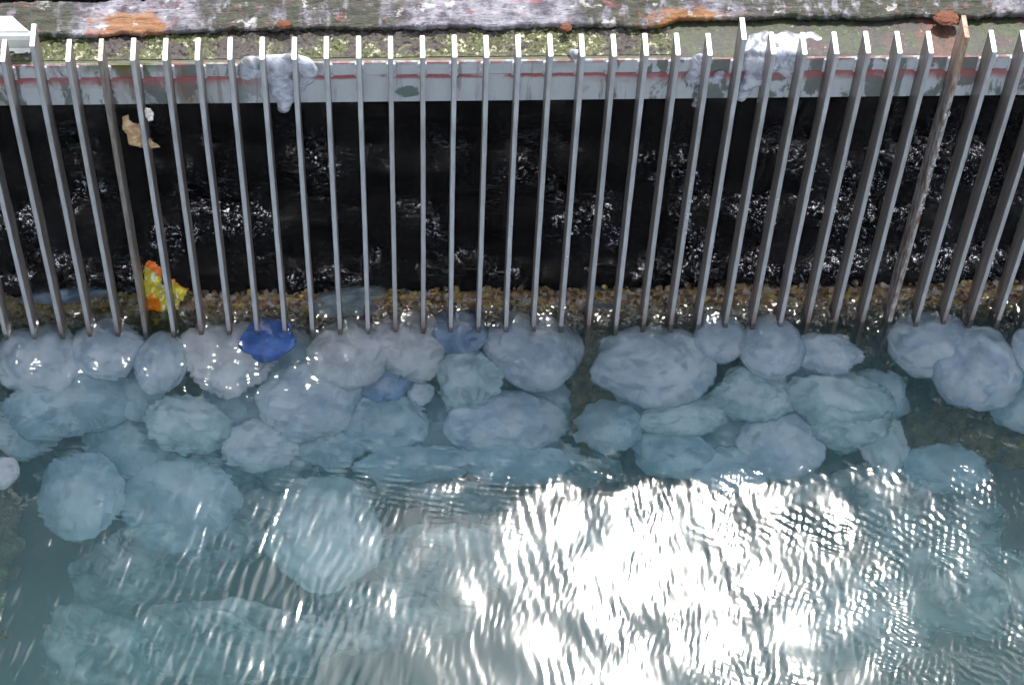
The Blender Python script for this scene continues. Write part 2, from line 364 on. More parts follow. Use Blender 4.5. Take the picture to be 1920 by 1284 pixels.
# ------------------------------------------------------------ water: one closed body with a rippled top
def build_water():
    x0, x1, y0, y1, dx = -1.62, 2.06, -1.30, 0.98, 0.003
    nx = int((x1-x0)/dx)+1; ny = int((y1-y0)/dx)+1
    X = x0+np.arange(nx)*dx; Y = y0+np.arange(ny)*dx
    XX, YY = np.meshgrid(X, Y)
    sig = lambda t: 1/(1+np.exp(-np.clip(t, -40, 40)))
    n = lambda *a, **k: noise2(nx, ny, dx, dx, *a, **k)
    front = sig((0.03-YY)/.02); back = sig((YY-.09)/.025)
    env1 = sig(n(.15, .5, 11)*1.6); env2 = sig(n(.15, .45, 12)*1.8); env3 = sig(n(.12, .5, 13)*1.8)
    left = sig((-.25-XX)/.15); leftlow = left*sig((-.30-YY)/.12); nearleft = sig((.0-XX)/.2)*sig((YY+.55)/.1)
    h = np.zeros_like(XX)
    # slope amplitude a -> height std ~ a*lambda/(2 pi)
    h += front*.00042*n(.11, .30, 1)
    h += front*(.35+.65*env1)*.00012*n(.024, .05, 2, ang=R(10), spread=.30)*(.25+.75*sig((XX-.26)/.12))*(1-.6*sig((XX-.88)/.10))      # crests running away from the viewer
    h += front*(.25+.75*env2)*.00006*n(.013, .026, 3, ang=R(-14), spread=.35)*(.3+.7*sig((XX-.26)/.12))
    h += front*leftlow*.00016*n(.022, .045, 4, ang=R(-18), spread=.35)
    h += front*nearleft*env3*.00038*n(.014, .020, 5, ang=R(80), spread=.22)       # tight ripples parallel to the screen
    right = sig((XX-.95)/.15)*sig((-.35-YY)/.1)
    h += front*right*env2*.00018*n(.016, .03, 6, ang=R(60), spread=.5)
    shade = front*sig((YY+.44)/.04)*sig((.0-YY)/.02)
    h += shade*(.0006*n(.05, .11, 21)+(.4+.6*env3)*.00040*n(.022, .045, 22, ang=R(35), spread=.9)+(.2+1.0*env2)*.00010*n(.012, .022, 23))
    h += front*sig((-.15-XX)/.2)*sig((-.42-YY)/.05)*env1*.00011*n(.014, .032, 24, ang=R(-15), spread=.35)
    h += back*(.0050*n(.06, .18, 7)+.0024*n(.02, .05, 8)+.0007*n(.012, .02, 9))
    # drawdown and ring ripples round every bar
    for k in range(-20, 26):
        bx = k*S
        i0 = np.searchsorted(X, bx-.09); i1 = np.searchsorted(X, bx+.09)
        j0 = np.searchsorted(Y, -.14); j1 = np.searchsorted(Y, .12)
        if i1 <= i0: continue
        xx = XX[j0:j1, i0:i1]-bx; yy = YY[j0:j1, i0:i1]
        r = np.hypot(np.maximum(np.abs(xx)-TH/2, 0), np.where(yy < 0, yy, np.maximum(yy-D, 0)))
        a = .7+.5*math.sin(k*2.3)
        h[j0:j1, i0:i1] += .0022*np.exp(-r/.006)+a*.00030*np.cos(2*np.pi*r/.0125+k)*np.exp(-r/.032)*(yy < .02)
    # swirl dimple by the left bars
    for (px, py, rr, dep) in ((88, 690, .030, .007), (60, 660, .05, .003)):
        p = onz(px, py); r = np.hypot(XX-p.x, YY-p.y)
        h -= dep*np.exp(-(r/rr)**2)-.0006*np.cos(r/.0025)*np.exp(-r/.05)
    # a bent wave front fanning out at the left
    p = onz(640, 560); r = np.hypot((XX-p.x), (YY-p.y)*1.3)
    h += .0005*np.exp(-((r-.42)/.05)**2)*front*sig((-.1-XX)/.1)+.00010*np.cos(2*np.pi*r/.0145)*np.exp(-((r-.38)/.12)**2)*front*sig((-.15-XX)/.1)
    edge = np.minimum.reduce([sig((XX-x0-.05)/.01), sig((x1-.05-XX)/.01), sig((YY-y0-.03)/.008), sig((y1-.05-YY)/.01)])
    h *= edge
    # pad with coarse outer rows to the tunnel's end and open water
    ox0 = np.array([-6, -4, -2.6, -2.0]); ox1 = np.array([2.4, 3, 4.4, 6.4]); oy0 = np.array([-9, -6, -3.5, -2]); oy1 = np.array([1.2, 1.6, 2.2, 2.85])
    Xf = np.concatenate([ox0, X, ox1]); Yf = np.concatenate([oy0, Y, oy1])
    Hf = np.pad(h, ((4, 4), (4, 4)))
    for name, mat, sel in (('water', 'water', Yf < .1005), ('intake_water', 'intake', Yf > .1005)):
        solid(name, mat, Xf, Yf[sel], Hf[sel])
def solid(name, mat, Xf, Yf, Hf):
    XX, YY = np.meshgrid(Xf, Yf); NX, NY = len(Xf), len(Yf)
    V = np.stack([XX.ravel(), YY.ravel(), Hf.ravel()], 1)
    Fq = grid_faces(NX, NY)
    # closed: side walls and a floor
    ring = np.concatenate([np.arange(NX), (np.arange(1, NY)*NX+NX-1), ((NY-1)*NX+np.arange(NX-2, -1, -1)), (np.arange(NY-2, 0, -1)*NX)])
    nb = len(V); VB = V[ring].copy(); VB[:, 2] = -2.6
    V = np.concatenate([V, VB]); m = len(ring); i = np.arange(m); j = (i+1) % m
    W = np.stack([ring[j], ring[i], nb+i, nb+j], 1)
    me = np_mesh(name, V, np.concatenate([Fq, W]))
    bm = bmesh.new(); bm.from_mesh(me); bm.verts.ensure_lookup_table()
    bm.faces.new([bm.verts[nb+q] for q in range(m-1, -1, -1)]); bm.to_mesh(me); bm.free()
    tag(link_mesh(name, me, M[mat]), kind='structure')
build_water()

bm = bmesh.new()
for (a, b) in ((-1, 0),):
    box(bm, -30, 30, -40, 20, -2.5, -2.2)
tag(bm_obj('seabed', bm, M['bed']), kind='structure')

# ------------------------------------------------------------ intake tunnel behind the screen
def wall(name, label, args, mat='tunnel'):
    bm = bmesh.new(); box(bm, *args); return tag(bm_obj(name, bm, M[mat]), label=label, cat='wall')
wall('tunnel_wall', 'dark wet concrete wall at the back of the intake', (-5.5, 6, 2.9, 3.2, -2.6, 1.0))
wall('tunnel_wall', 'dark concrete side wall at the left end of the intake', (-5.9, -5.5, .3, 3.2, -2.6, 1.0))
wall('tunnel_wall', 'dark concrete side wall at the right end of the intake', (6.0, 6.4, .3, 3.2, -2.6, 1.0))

# deck over the intake: unseen slabs, gaps added to let slivers of sun onto the water
bm = bmesh.new()
for q in range(5): box(bm, -.10, 6, .275+.060*q, .275+.060*q+.0565, 1.055, 1.061)
for q in range(5): box(bm, -5.5, -.1005, .292+.060*q, .292+.060*q+.034, 1.055, 1.061)
box(bm, -5.5, 6, .572, .598, 1.054, 1.062)
y = .608
while y < 1.2:
    box(bm, -5.5, 6, y, y+.135, 1.055, 1.06); y += .19
box(bm, -5.5, 6, y, 3.19, 1.05, 1.06)
bm_obj_deck = tag(bm_obj('light_gap_deck', bm, M['tunnel']), label='unseen concrete deck over the intake, its gaps added to let sun through', cat='deck')

# ------------------------------------------------------------ painted ledge with a ragged lip
def lip_y(X):
    base = .150+.006*math.tanh((X+.55)/.05)
    if X > .58: base += .020*min(1, (X-.58)/.05)
    if X < -.74: base -= .004
    return base+.010*fbm(X, 0, 0, 9, 5, 1)+.004*fbm(X, 0, 0, 60, 3, 2)
def build_ledge():
    xs = np.arange(-2.2, 2.6, .003); rows = []
    ts = np.concatenate([[0, 0, 0, .0015, .004], np.linspace(.008, .10, 30)])
    for ri, t in enumerate(ts):
        row = []
        for X in xs:
            L = lip_y(X)
            zt = 1.074+.0065*fbm(X, (L+t)*2.2, 0, 18, 5, 3)+.0022*abs(fbm(X, (L+t)*4, 0, 45, 4, 4))
            if ri == 0: p = (X, L+.016, 1.020)
            elif ri == 1: p = (X, L+.007, 1.052)
            elif ri == 2: p = (X, L, 1.062+.002*fbm(X, 0, 0, 50, 3, 9))
            elif ri == 3: p = (X, L+.0005, zt-.003)
            else: p = (X, L+t, zt)
            row.append(p)
        rows.append(row)
    V = np.array(rows).reshape(-1, 3)
    me = np_mesh('ledge', V, grid_faces(len(xs), len(ts)))
    o = link_mesh('concrete_ledge', me, M['ledge'])
    tag(o, label='weathered concrete ledge with peeling lilac paint, moss and rust above the beam', cat='ledge')
    return o
ledge = build_ledge()
def rust_spot(px, py, rx, ry, name='rust_bolt'):
    p = onz(px, py, 1.078); bm = bmesh.new()
    bmesh.ops.create_icosphere(bm, subdivisions=4, radius=1)
    for v in bm.verts:
        n_ = 1+.25*fbm(v.co.x, v.co.y, v.co.z, 2.5, 4, int(px))
        v.co = Vector((v.co.x*rx*n_, v.co.y*ry*n_, v.co.z*.007*n_))+Vector((0, 0, 0))
    o = bm_obj(name, bm, M['rust'], ledge, True); o.location = p; return o
rust_spot(532, 47, .019, .012); rust_spot(1061, 52, .014, .013); rust_spot(1775, 35, .030, .022)

# strip of moss between ledge and beam, then the bare wet beam top on the right
def build_strip(name, xa, xb, mat, amp, step, ya=.0755, yb=.205, z0=1.0525):
    xs = np.arange(xa, xb, step); ys = np.arange(ya, yb, step)
    V = []
    for Y in ys:
        e = min(1, (Y-ya)/.012)
        for X in xs:
            f1 = fbm(X, Y, 0, 90, 4, 21); f2 = fbm(X, Y, 0, 20, 3, 22)
            V.append((X, Y, z0+e*(amp*f1*.9+amp*.9*f2)-(.0 if e >= 1 else .002*(1-e))))
    return link_mesh(name, np_mesh(name, np.array(V), grid_faces(len(xs), len(ys))), M[mat])
tag(build_strip('moss_strip', -1.35, .60, 'moss', .0060, .0022, .080, .185), label='wet green moss growing in the joint behind the bar tops', kind='stuff')

# ------------------------------------------------------------ the bar screen
screen = empty('bar_screen', (0, 0, 0), label='galvanised bar screen of tall flat bars standing in the water', cat='bar screen')
XL, XR = -2.2, 2.6
bm = bmesh.new()
box(bm, XL, XR, .0705, .26, .892, .996, .0015)
bm_obj('lower_beam', bm, M['beam'], screen)
bm = bmesh.new()
box(bm, XL, XR, .0685, .256, .9965, 1.047, .002)
bm_obj('upper_beam', bm, M['beam'], screen)
fl = build_strip('beam_top', .60, 2.3, 'flange', .0012, .004, .0715, .205, 1.0495); fl.parent = screen
fl2 = build_strip('beam_top', -1.35, .60, 'flange', .0010, .004, .0715, .205, 1.0493); fl2.parent = screen
def make_bar(k, top, mat, bend=0.0):
    """flat bar, upright, with worn edges"""
    zs = [-1.5, -.6, -.2, -.05, .05]+list(np.linspace(.12, top-.004, 22))+[top]
    V = []; g = np.random.default_rng(k+100)
    for i, z in enumerate(zs):
        t = TH/2*(.97 if i == len(zs)-1 else 1); jx = g.normal(0, .00018)+bend*math.sin(max(z, 0)*2.6)
        b = .0012
        for (x, y) in ((-t, b), (-t+b, 0), (t-b, 0), (t, b), (t, D-b), (t-b, D), (-t+b, D), (-t, D-b)):
            V.append((x+jx, y, z))
    m = len(zs); Fq = grid_faces(8, m, True)
    me = np_mesh('screen_bar', np.array(V), Fq)
    bm = bmesh.new(); bm.from_mesh(me); bm.verts.ensure_lookup_table()
    bm.faces.new([bm.verts[(m-1)*8+i] for i in range(8)]); bm.faces.new([bm.verts[i] for i in range(7, -1, -1)])
    bm.normal_update(); bm.to_mesh(me); bm.free()
    o = link_mesh('screen_bar', me, M[mat], screen, False); o.location = (k*S, 0, 0)
    return o
bars = {}
for k in range(-19, 24):
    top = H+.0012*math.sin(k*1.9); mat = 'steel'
    if k in (-12, 10, 17): top = H+.055
    if k == 17: mat = 'rusty'
    if k in (-10,): mat = 'dark'
    g = random.Random(k)
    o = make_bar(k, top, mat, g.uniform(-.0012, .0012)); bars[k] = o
    if k == -10: o['label'] = 'brown stained dark bar'
    if k == 17: o['label'] = 'tall rusty pitted bar'
    if k in (-12, 10): o['label'] = 'taller bar than its neighbours'
    # weld beads where the bar meets the beam
    bm = bmesh.new()
    for sx in (-1, 1):
        for q in range(6):
            r_ = bmesh.ops.create_icosphere(bm, subdivisions=2, radius=.0045+.001*g.random())
            for v in r_['verts']: v.co += Vector((sx*(TH/2+.001), .067, 1.0+q*.008))
    wl = bm_obj('weld', bm, M['weld'], o, True)
for k, z0, z1, n_ in ((9, .42, .95, 26), (17, .50, .92, 40), (14, .5, .8, 8), (5, .15, .6, 8), (3, .1, .5, 7), (12, .3, .7, 7)):
    g = random.Random(k); bm = bmesh.new()
    for q in range(n_):
        r_ = bmesh.ops.create_icosphere(bm, subdivisions=2, radius=1); rr = g.uniform(.0012, .0034)
        c_ = Vector((g.uniform(-.3, .7)*TH, -.0004, g.uniform(z0, z1)))
        for v in r_['verts']: v.co = c_+Vector((v.co.x*rr, v.co.y*rr*.8, v.co.z*rr*g.uniform(1, 1.1)*1.6))
    o = bm_obj('slime', bm, M['jclear'], bars[k], True); o['kind'] = 'stuff'
# ------------------------------------------------------------ shell-crusted sill under the water behind the bars
sill = empty('concrete_sill', (0, .1, -.03), label='submerged concrete sill crusted with shells just behind the bars', cat='sill')
def build_sill():
    xs = np.arange(-1.7, 2.2, .006)
    prof = [(.135, -2.55), (.135, -.5), (.135, -.10), (.134, -.04), (.130, -.022), (.12, -.012), (.11, -.010), (.10, -.010), (.09, -.012), (.082, -.020), (.078, -.035)]
    prof += [(.076, -.035-.012*i) for i in range(1, 90)]+[(.076, -2.55)]
    V = []
    for (Y, z) in prof:
        for X in xs:
            n1 = fbm(X, Y*1.0, z, 28, 4, 31); n2 = fbm(X, Y, z, 80, 3, 32)
            V.append((X, Y-.010*n1*(1 if Y < .1 else .4)-.003*n2, z+.006*n1+.003*n2))
    o = link_mesh('crusted_face', np_mesh('sill', np.array(V), grid_faces(len(xs), len(prof))), M['shells'], sill); o.location = (0, -.1, .03)
    # shells standing off the crust
    g = np.random.default_rng(5); bm = bmesh.new()
    for i in range(900):
        X = g.uniform(-1.4, 1.95); Y = g.uniform(.078, .134)
        r_ = bmesh.ops.create_icosphere(bm, subdivisions=1, radius=1)
        sz = g.uniform(.004, .010); mtx = Matrix.Translation((X, Y, -.010+g.uniform(-.004, .004))) @ Euler(g.uniform(-1, 1, 3)*[.7, .7, 3]).to_matrix().to_4x4() @ Matrix.Diagonal((sz*1.5, sz, sz*.35, 1))
        bmesh.ops.transform(bm, matrix=mtx, verts=r_['verts'])
    o = bm_obj('shell_crust', bm, M['shells'], sill, False); o.location = (0, -.1, .03); o['kind'] = 'stuff'
build_sill()

# ------------------------------------------------------------ jellyfish
def bell_mesh(rx, ry, rz, seed, lobes=0, wob=.10, rag=.04):
    nu, nv = 72, 30
    V = []; g = random.Random(seed); ph = g.random()*6.28
    for j in range(nv):
        t = j/(nv-1)
        if t < .66:                                 # outer dome, pole to margin
            a = (t/.66)*math.pi*.56; rr = math.sin(a); zz = math.cos(a); under = 0
        else:                                       # turned-in underside
            u = (t-.66)/.34; rr = math.sin(math.pi*.56)*(1-u)**.8; zz = math.cos(math.pi*.56)+.42*math.sin(u*math.pi/2); under = u
        for i in range(nu):
            th = 2*math.pi*i/nu
            e = rr**3 if t < .66 else rr
            w_ = 1+wob*fbm(rr*math.cos(th)*1.1, rr*math.sin(th)*1.1, zz*.8, 1, 3, seed)+.15*wob*fbm(rr*math.cos(th)*3.3, rr*math.sin(th)*3.3, zz*2, 1, 3, seed+8)
            w_ += e*rag*(abs(math.sin(th*16+ph))-.5)+e*.05*math.sin(th*lobes+ph) if lobes else e*rag*fbm(math.cos(th)*7, math.sin(th)*7, 0, 1, 3, seed+3)
            V.append((rx*rr*w_*math.cos(th), ry*rr*w_*math.sin(th), rz*(zz*w_*(.92+.16*fbm(rr*math.cos(th), rr*math.sin(th), 0, 1.6, 2, seed+5))) - rz*.05*e*math.sin(th*4+ph)))
    Fq = grid_faces(nu, nv, True)
    me = np_mesh('bell', np.array(V), Fq[:, ::-1])
    return me
def blob_obj(name, items, mat, parent=None, voxel=.004, dn=0.0, dscale=30, seed=0, sub=3):
    bm = bmesh.new()
    for (p, r) in items:
        r_ = bmesh.ops.create_icosphere(bm, subdivisions=sub, radius=1)
        if not hasattr(r, '__len__'): r = (r, r, r)
        for v in r_['verts']:
            q = Vector((v.co.x*r[0], v.co.y*r[1], v.co.z*r[2]))+Vector(p)
            if dn: q += v.co*dn*fbm(q.x, q.y, q.z, dscale, 3, seed)
            v.co = q
    o = bm_obj(name, bm, mat, parent, True)
    md = o.modifiers.new('weld_together', 'REMESH'); md.mode = 'VOXEL'; md.voxel_size = voxel if mat != M['jclear'] else .003; md.use_smooth_shade = True
    sm = o.modifiers.new('soften', 'SMOOTH'); sm.factor = .8; sm.iterations = 50 if mat == M['jclear'] else 6
    return o
def jelly(cx, cy_, rx, ry, z, mat, label, seed, arms=0, tilt=(0, 0), flat=.62, lobes=0, rag=.05, wob=.10, group='jellyfish packed against the screen'):
    if mat == 'jfaint': flat = .95; wob = .3
    p = uw(cx, cy_, z); mpp = (CL-p).length/F
    if group.startswith('jellyfish packed') and z < -.035:
        p = uw(cx, cy_, min(z, -(rx*mpp*flat*1.08+.010)))
    a = rx*mpp; c_ = a*flat
    pr = .857
    b = math.sqrt(max((ry*mpp)**2-(c_*.5)**2, (.3*ry*mpp)**2))/pr
    e = empty('jellyfish', p, label=label, cat='jellyfish', group=group)
    e.rotation_euler = (tilt[0], tilt[1], random.Random(seed).uniform(-.25, .25))
    link_mesh('bell', bell_mesh(a, b, c_, seed, lobes, wob, rag), M[mat], e)
    if arms:
        g = random.Random(seed+50); it = []
        for i in range(arms):
            th = -math.pi/2+g.uniform(-1.5, 1.5); rr = g.uniform(.3, .62)
            it.append(((a*rr*math.cos(th), b*rr*math.sin(th)-.1*b, -c_*g.uniform(.0, .8)+.012), a*g.uniform(.13, .26)))
        blob_obj('oral_arms', it, M['arms'], e, .0045, .012, 60, seed)
    return e
J = [
 # row against the bars
 (75, 682, 78, 62, -.060, 'jgrey', 'grey blue jellyfish under the swirl at the left end of the row', 0, .6),
 (200, 662, 68, 50, -.050, 'jblue', 'smooth pale blue jellyfish against the bars just right of the swirl', 0, .6),
 (302, 688, 46, 52, -.060, 'jgrey', 'small grey jellyfish under the yellow wrapper beside the torn white one', 0, .7),
 (424, 678, 82, 58, -.085, 'jwhite', 'torn white jellyfish with ragged frills left of the blue plastic bag', 16, .5),
 (655, 672, 78, 62, -.065, 'jwhite', 'white jellyfish with a pinkish sheen to the left of the brightest one', 0, .6),
 (765, 655, 74, 58, -.050, 'jwhite', 'brightest smooth white jellyfish with a frilly right edge', 7, .65),
 (860, 630, 56, 42, -.070, 'jdark', 'deep blue jellyfish wedged between the brightest and the four-spotted one', 0, .6),
 (878, 722, 60, 52, -.110, 'jteal', 'grey teal jellyfish hanging below the deep blue one', 3, .7),
 (1002, 662, 90, 70, -.065, 'jgrey', 'large rounded grey jellyfish with faint spots in the middle of the row', 0, .62),
 (1228, 694, 113, 72, -.085, 'jgrey', 'largest pale jellyfish with a creamy centre, right of the brown gap', 0, .55),
 (1348, 640, 50, 44, -.050, 'jblue', 'small blue jellyfish tucked right of the largest one', 0, .7),
 (1447, 658, 60, 54, -.058, 'jblue', 'mid-sized blue jellyfish with streaky middle, second right of the largest one', 0, .65),
 (1548, 668, 62, 36, -.085, 'jblue', 'flattened blue jellyfish beneath the gap left of the rusty bar', 2, .5),
 (1740, 650, 74, 56, -.055, 'jblue', 'smooth blue jellyfish under the bars right of the rusty bar', 0, .65),
 (1834, 697, 80, 70, -.085, 'jblue', 'big round blue jellyfish nearest the right end of the row', 0, .65),
 (1935, 668, 36, 40, -.060, 'jgrey', 'jellyfish cut off by the right edge of the picture', 0, .6),
 # second row
 (1410, 738, 68, 46, -.15, 'jteal', 'frilly teal jellyfish hanging under the mid-sized blue one', 6, .6),
 (1570, 752, 92, 48, -.16, 'jteal', 'teal jellyfish with crumpled frills under the flattened blue one', 13, .55),
 (1600, 800, 66, 40, -.19, 'jteal', 'ragged teal jellyfish poking out below the crumpled one', 8, .6),
 (580, 748, 90, 66, -.14, 'jgrey', 'large plain grey jellyfish below and right of the torn white one', 0, .6),
 (350, 795, 78, 46, -.15, 'jteal', 'pale frayed jellyfish below the small grey one', 5, .5),
 (135, 752, 112, 60, -.17, 'jdim', 'wide dim grey jellyfish below the swirl', 0, .5),
 (722, 722, 46, 28, -.13, 'jdark', 'narrow dark blue jellyfish showing beneath the brightest one', 0, .5),
 (790, 738, 22, 20, -.14, 'jgrey', 'smallest jellyfish, a knob between the brightest one and the grey teal one', 0, .7),
 (720, 795, 78, 52, -.20, 'jdim', 'dim blue jellyfish under the narrow dark one', 0, .6),
 (945, 792, 108, 56, -.19, 'jblue', 'broad blue jellyfish under the four-spotted grey one', 0, .55),
 (487, 835, 66, 44, -.20, 'jgrey', 'slate coloured jellyfish between the frayed one and the large plain one', 0, .6),
 (618, 835, 58, 42, -.22, 'jdim', 'dim slate jellyfish under the large plain grey one', 0, .6),
 (1140, 800, 60, 44, -.20, 'jdim', 'dim teal jellyfish below the brown gap in the row', 0, .6),
 (1282, 782, 74, 36, -.18, 'jteal', 'flat teal jellyfish showing beneath the largest one', 0, .5),
 (1262, 852, 74, 42, -.24, 'jdim', 'teal jellyfish two below the largest one', 0, .6),
 (1462, 838, 74, 54, -.22, 'jblue', 'vivid blue jellyfish low in the pile right of centre', 0, .6),
 (1368, 885, 74, 42, -.26, 'jdim', 'dim teal jellyfish just above the sun glare', 0, .6),
 (1658, 838, 42, 46, -.22, 'jteal', 'small ragged teal jellyfish right of the vivid blue one', 4, .7),
 (1772, 880, 76, 42, -.25, 'jdim', 'lone dim grey jellyfish before the brown crust at right', 0, .6),
 (965, 868, 92, 40, -.24, 'jdim', 'sunken blue jellyfish with a bright upper rim in the middle', 0, .5),
 (775, 872, 100, 36, -.25, 'jdim', 'long sunken grey jellyfish left of the middle', 0, .5),
 (45, 800, 60, 52, -.24, 'jdim', 'dim grey jellyfish below the wide one near the left edge', 0, .6),
 (255, 742, 52, 40, -.19, 'jdim', 'dim slate jellyfish in the gap below the small grey one', 0, .6),
 (430, 775, 66, 50, -.25, 'jdim', 'dim slate jellyfish behind the torn white one and the plain one', 0, .6),
 (548, 672, 42, 48, -.16, 'jdim', 'shaded slate jellyfish right of the blue plastic bag', 0, .7),
 (850, 800, 62, 56, -.28, 'jdim', 'dim teal jellyfish below the grey teal one', 0, .7),
 (240, 838, 78, 50, -.27, 'jdim', 'dim teal jellyfish left of the frayed one', 0, .6),
 (1025, 760, 52, 52, -.27, 'jdim', 'shaded blue jellyfish under the right half of the four-spotted one', 0, .7),
 (1530, 700, 62, 40, -.20, 'jdim', 'shaded blue jellyfish behind the crumpled teal ones', 0, .6),
 (1640, 745, 58, 44, -.22, 'jdim', 'shaded blue jellyfish between the rusty bar and the crumpled one', 0, .6),
 (1350, 815, 66, 50, -.30, 'jdim', 'dim teal jellyfish in the middle of the right hand pile', 0, .6),
 (1195, 740, 70, 56, -.25, 'jdim', 'shaded grey jellyfish under the left of the largest one', 0, .6),
 (1905, 760, 50, 44, -.20, 'jdim', 'dim grey jellyfish below the cut off one at the right edge', 0, .6),
 (560, 885, 78, 42, -.34, 'jfaint', 'faint slate jellyfish low in the pile left of centre', 0, .6),
 (1080, 880, 80, 44, -.34, 'jfaint', 'faint teal jellyfish low in the pile near the middle', 0, .6),
 (175, 880, 90, 46, -.36, 'jfaint', 'faint slate jellyfish between the left pile and the round rippled one', 0, .6),
 (420, 890, 80, 44, -.36, 'jfaint', 'faint teal jellyfish above the right of the two-lobed one', 0, .6),
 (700, 925, 90, 46, -.40, 'jfaint', 'faint teal jellyfish low between the long grey one and the aqua one', 0, .6),
 (860, 940, 90, 46, -.42, 'jfaint', 'faint slate jellyfish under the bright-rimmed sunken one', 0, .6),
 (480, 985, 80, 60, -.48, 'jfaint', 'faint teal jellyfish between the two-lobed one and the aqua one', 0, .6),
 (1480, 915, 80, 42, -.42, 'jfaint', 'faint teal jellyfish at the upper right rim of the glare', 0, .6),
 (1620, 905, 70, 42, -.42, 'jfaint', 'faint teal jellyfish under the small ragged one', 0, .6),
 # deep ones
 (152, 928, 70, 68, -.24, 'jdim', 'round rippled teal jellyfish on its own at the lower left', 0, .7),
 (335, 945, 104, 80, -.28, 'jdim', 'wide pale teal jellyfish with two bright lobes at lower left', 0, .6),
 (612, 1000, 96, 92, -.28, 'jteal', 'big pale aqua jellyfish with a pointed lower end left of the glare', 0, .7),
 (300, 1062, 150, 86, -.46, 'jfaint', 'faint deep jellyfish below the two-lobed one', 0, .5),
 (850, 1050, 150, 84, -.46, 'jfaint', 'faint flat jellyfish between the aqua one and the glare', 0, .5),
 (4, 886, 30, 26, -.03, 'jwhite', 'small white jellyfish floating at the left edge of the picture', 0, .6),
 (450, 1215, 170, 90, -.50, 'jfaint', 'faint deep jellyfish at the bottom left of centre', 0, .5),
 (1740, 985, 140, 84, -.42, 'jfaint', 'dim green jellyfish right of the glare under the brown crust', 0, .5),
 (1820, 1120, 150, 90, -.50, 'jfaint', 'faint deep jellyfish near the lower right edge', 0, .5),
 (1180, 1010, 140, 80, -.46, 'jfaint', 'deep jellyfish hidden beneath the white sun glare', 0, .5),
 (720, 1160, 150, 84, -.54, 'jfaint', 'faint deep jellyfish below the big aqua one', 0, .5),
 (1600, 1170, 140, 90, -.54, 'jfaint', 'faint deep jellyfish at the right foot of the glare', 0, .5),
 (190, 1220, 110, 80, -.56, 'jfaint', 'faint greenish jellyfish near the bottom left corner', 0, .5),
]
M['weed'] = m_simple('olive weed', (.045, .035, .012), (.20, .16, .06), 40, .8, .9, .02)
for (cx, cyy, rx, ry, z, sd_, lab) in ((1800, 812, 150, 62, -.26, 3, 'mat of olive brown weed under the water at the right'),
    (1108, 735, 34, 100, -.20, 5, 'narrow strand of brown weed in the gap between the two largest jellyfish'),
    (-10, 985, 48, 230, -.42, 7, 'olive bank added as a dark reflection along the left edge of the picture')):  # left bank added to imitate the olive reflection on the water
    p = uw(cx, cyy, z); mpp = (CL-p).length/F; g = random.Random(sd_); it = []
    for q in range(46):
        th = g.uniform(0, 6.28); rr = g.random()**.5
        it.append(((rx*mpp*rr*math.cos(th), ry*mpp*1.15*rr*math.sin(th), g.uniform(-.03, .02)), (g.uniform(.012, .035), g.uniform(.02, .045), g.uniform(.01, .025))))
    it.append(((0, 0, -.03), (rx*mpp*.9, ry*mpp*1.05, .03)))
    o = blob_obj('weed_clump', it, M['weed'], None, .007, .02, 30, sd_, 2); o.location = p; tag(o, label=lab, cat='weed clump')
for i, (cx, cyy, rx, ry, z, mat, lab, arms, flat) in enumerate(J):
    if i < 16: cyy -= 7; ry *= 1.16; rx *= 1.05
    else: rx *= 1.12; ry *= 1.18
    g = random.Random(i*7+3)
    jelly(cx, cyy, rx, ry, z, mat, lab, i+1, arms, (g.uniform(-.1, .3), g.uniform(-.2, .2)), flat, 0 if i % 3 else 5, .02 if not arms else .09, .11 if not arms else .20)
# three washed through, behind the bars
for (cx, cyy, rx, ry, z, mat, lab) in (
 (118, 562, 92, 22, -.030, 'jdark', 'slate jellyfish in the dark water behind the left bars'),
 (655, 565, 74, 30, -.024, 'jdim', 'grey pink jellyfish behind the bars above the white ones'),
 (1125, 556, 44, 22, -.030, 'jdark', 'small slate jellyfish behind the bars above the largest one')):
    jelly(cx, cyy, rx, ry, z, mat, lab, cx, 0, (0, 0), .28, 0, .05, .15, 'jellyfish washed through the screen')

# jelly scraps hanging over the beam between the bars
def scrap(label, pts, seed, dn=.0012):
    it = []
    for (px, py, Y, r) in pts: it.append((onY(px, py, Y), (r*1.35+.005, r*.7+.003, r*1.35+.005) if Y < .09 else (r*1.5+.007, r*1.3+.006, r*.5+.002)))
    c = it[0][0].copy(); e = blob_obj('jellyfish_scrap', [(q-c, r) for q, r in it], M['jclear'], None, .0022, dn, 55, seed)
    e.location = c; return tag(e, label=label, cat='jellyfish scrap', group='torn jelly lumps draped over the beam')
scrap('translucent jelly lump with a hanging tongue over the left of the beam', [
 (470, 122, .066, .020), (462, 140, .060, .013), (480, 135, .058, .013), (500, 118, .07, .018), (520, 122, .062, .022), (545, 118, .068, .022), (570, 122, .064, .018),
 (583, 135, .060, .014), (575, 150, .058, .013), (565, 165, .058, .009), (518, 145, .056, .020), (535, 160, .052, .019), (522, 168, .052, .014), (540, 182, .050, .014), (533, 195, .048, .012), (532, 204, .048, .011), (518, 178, .05, .009)], 3)
scrap('thin lilac jelly flap hanging left of the taller bar on the sunlit beam', [
 (1312, 112, .07, .014), (1310, 128, .064, .013), (1300, 142, .060, .012), (1292, 150, .058, .009), (1315, 150, .058, .012), (1312, 170, .056, .009), (1310, 186, .054, .008), (1304, 197, .052, .007), (1350, 140, .062, .010), (1342, 152, .06, .009)], 5)
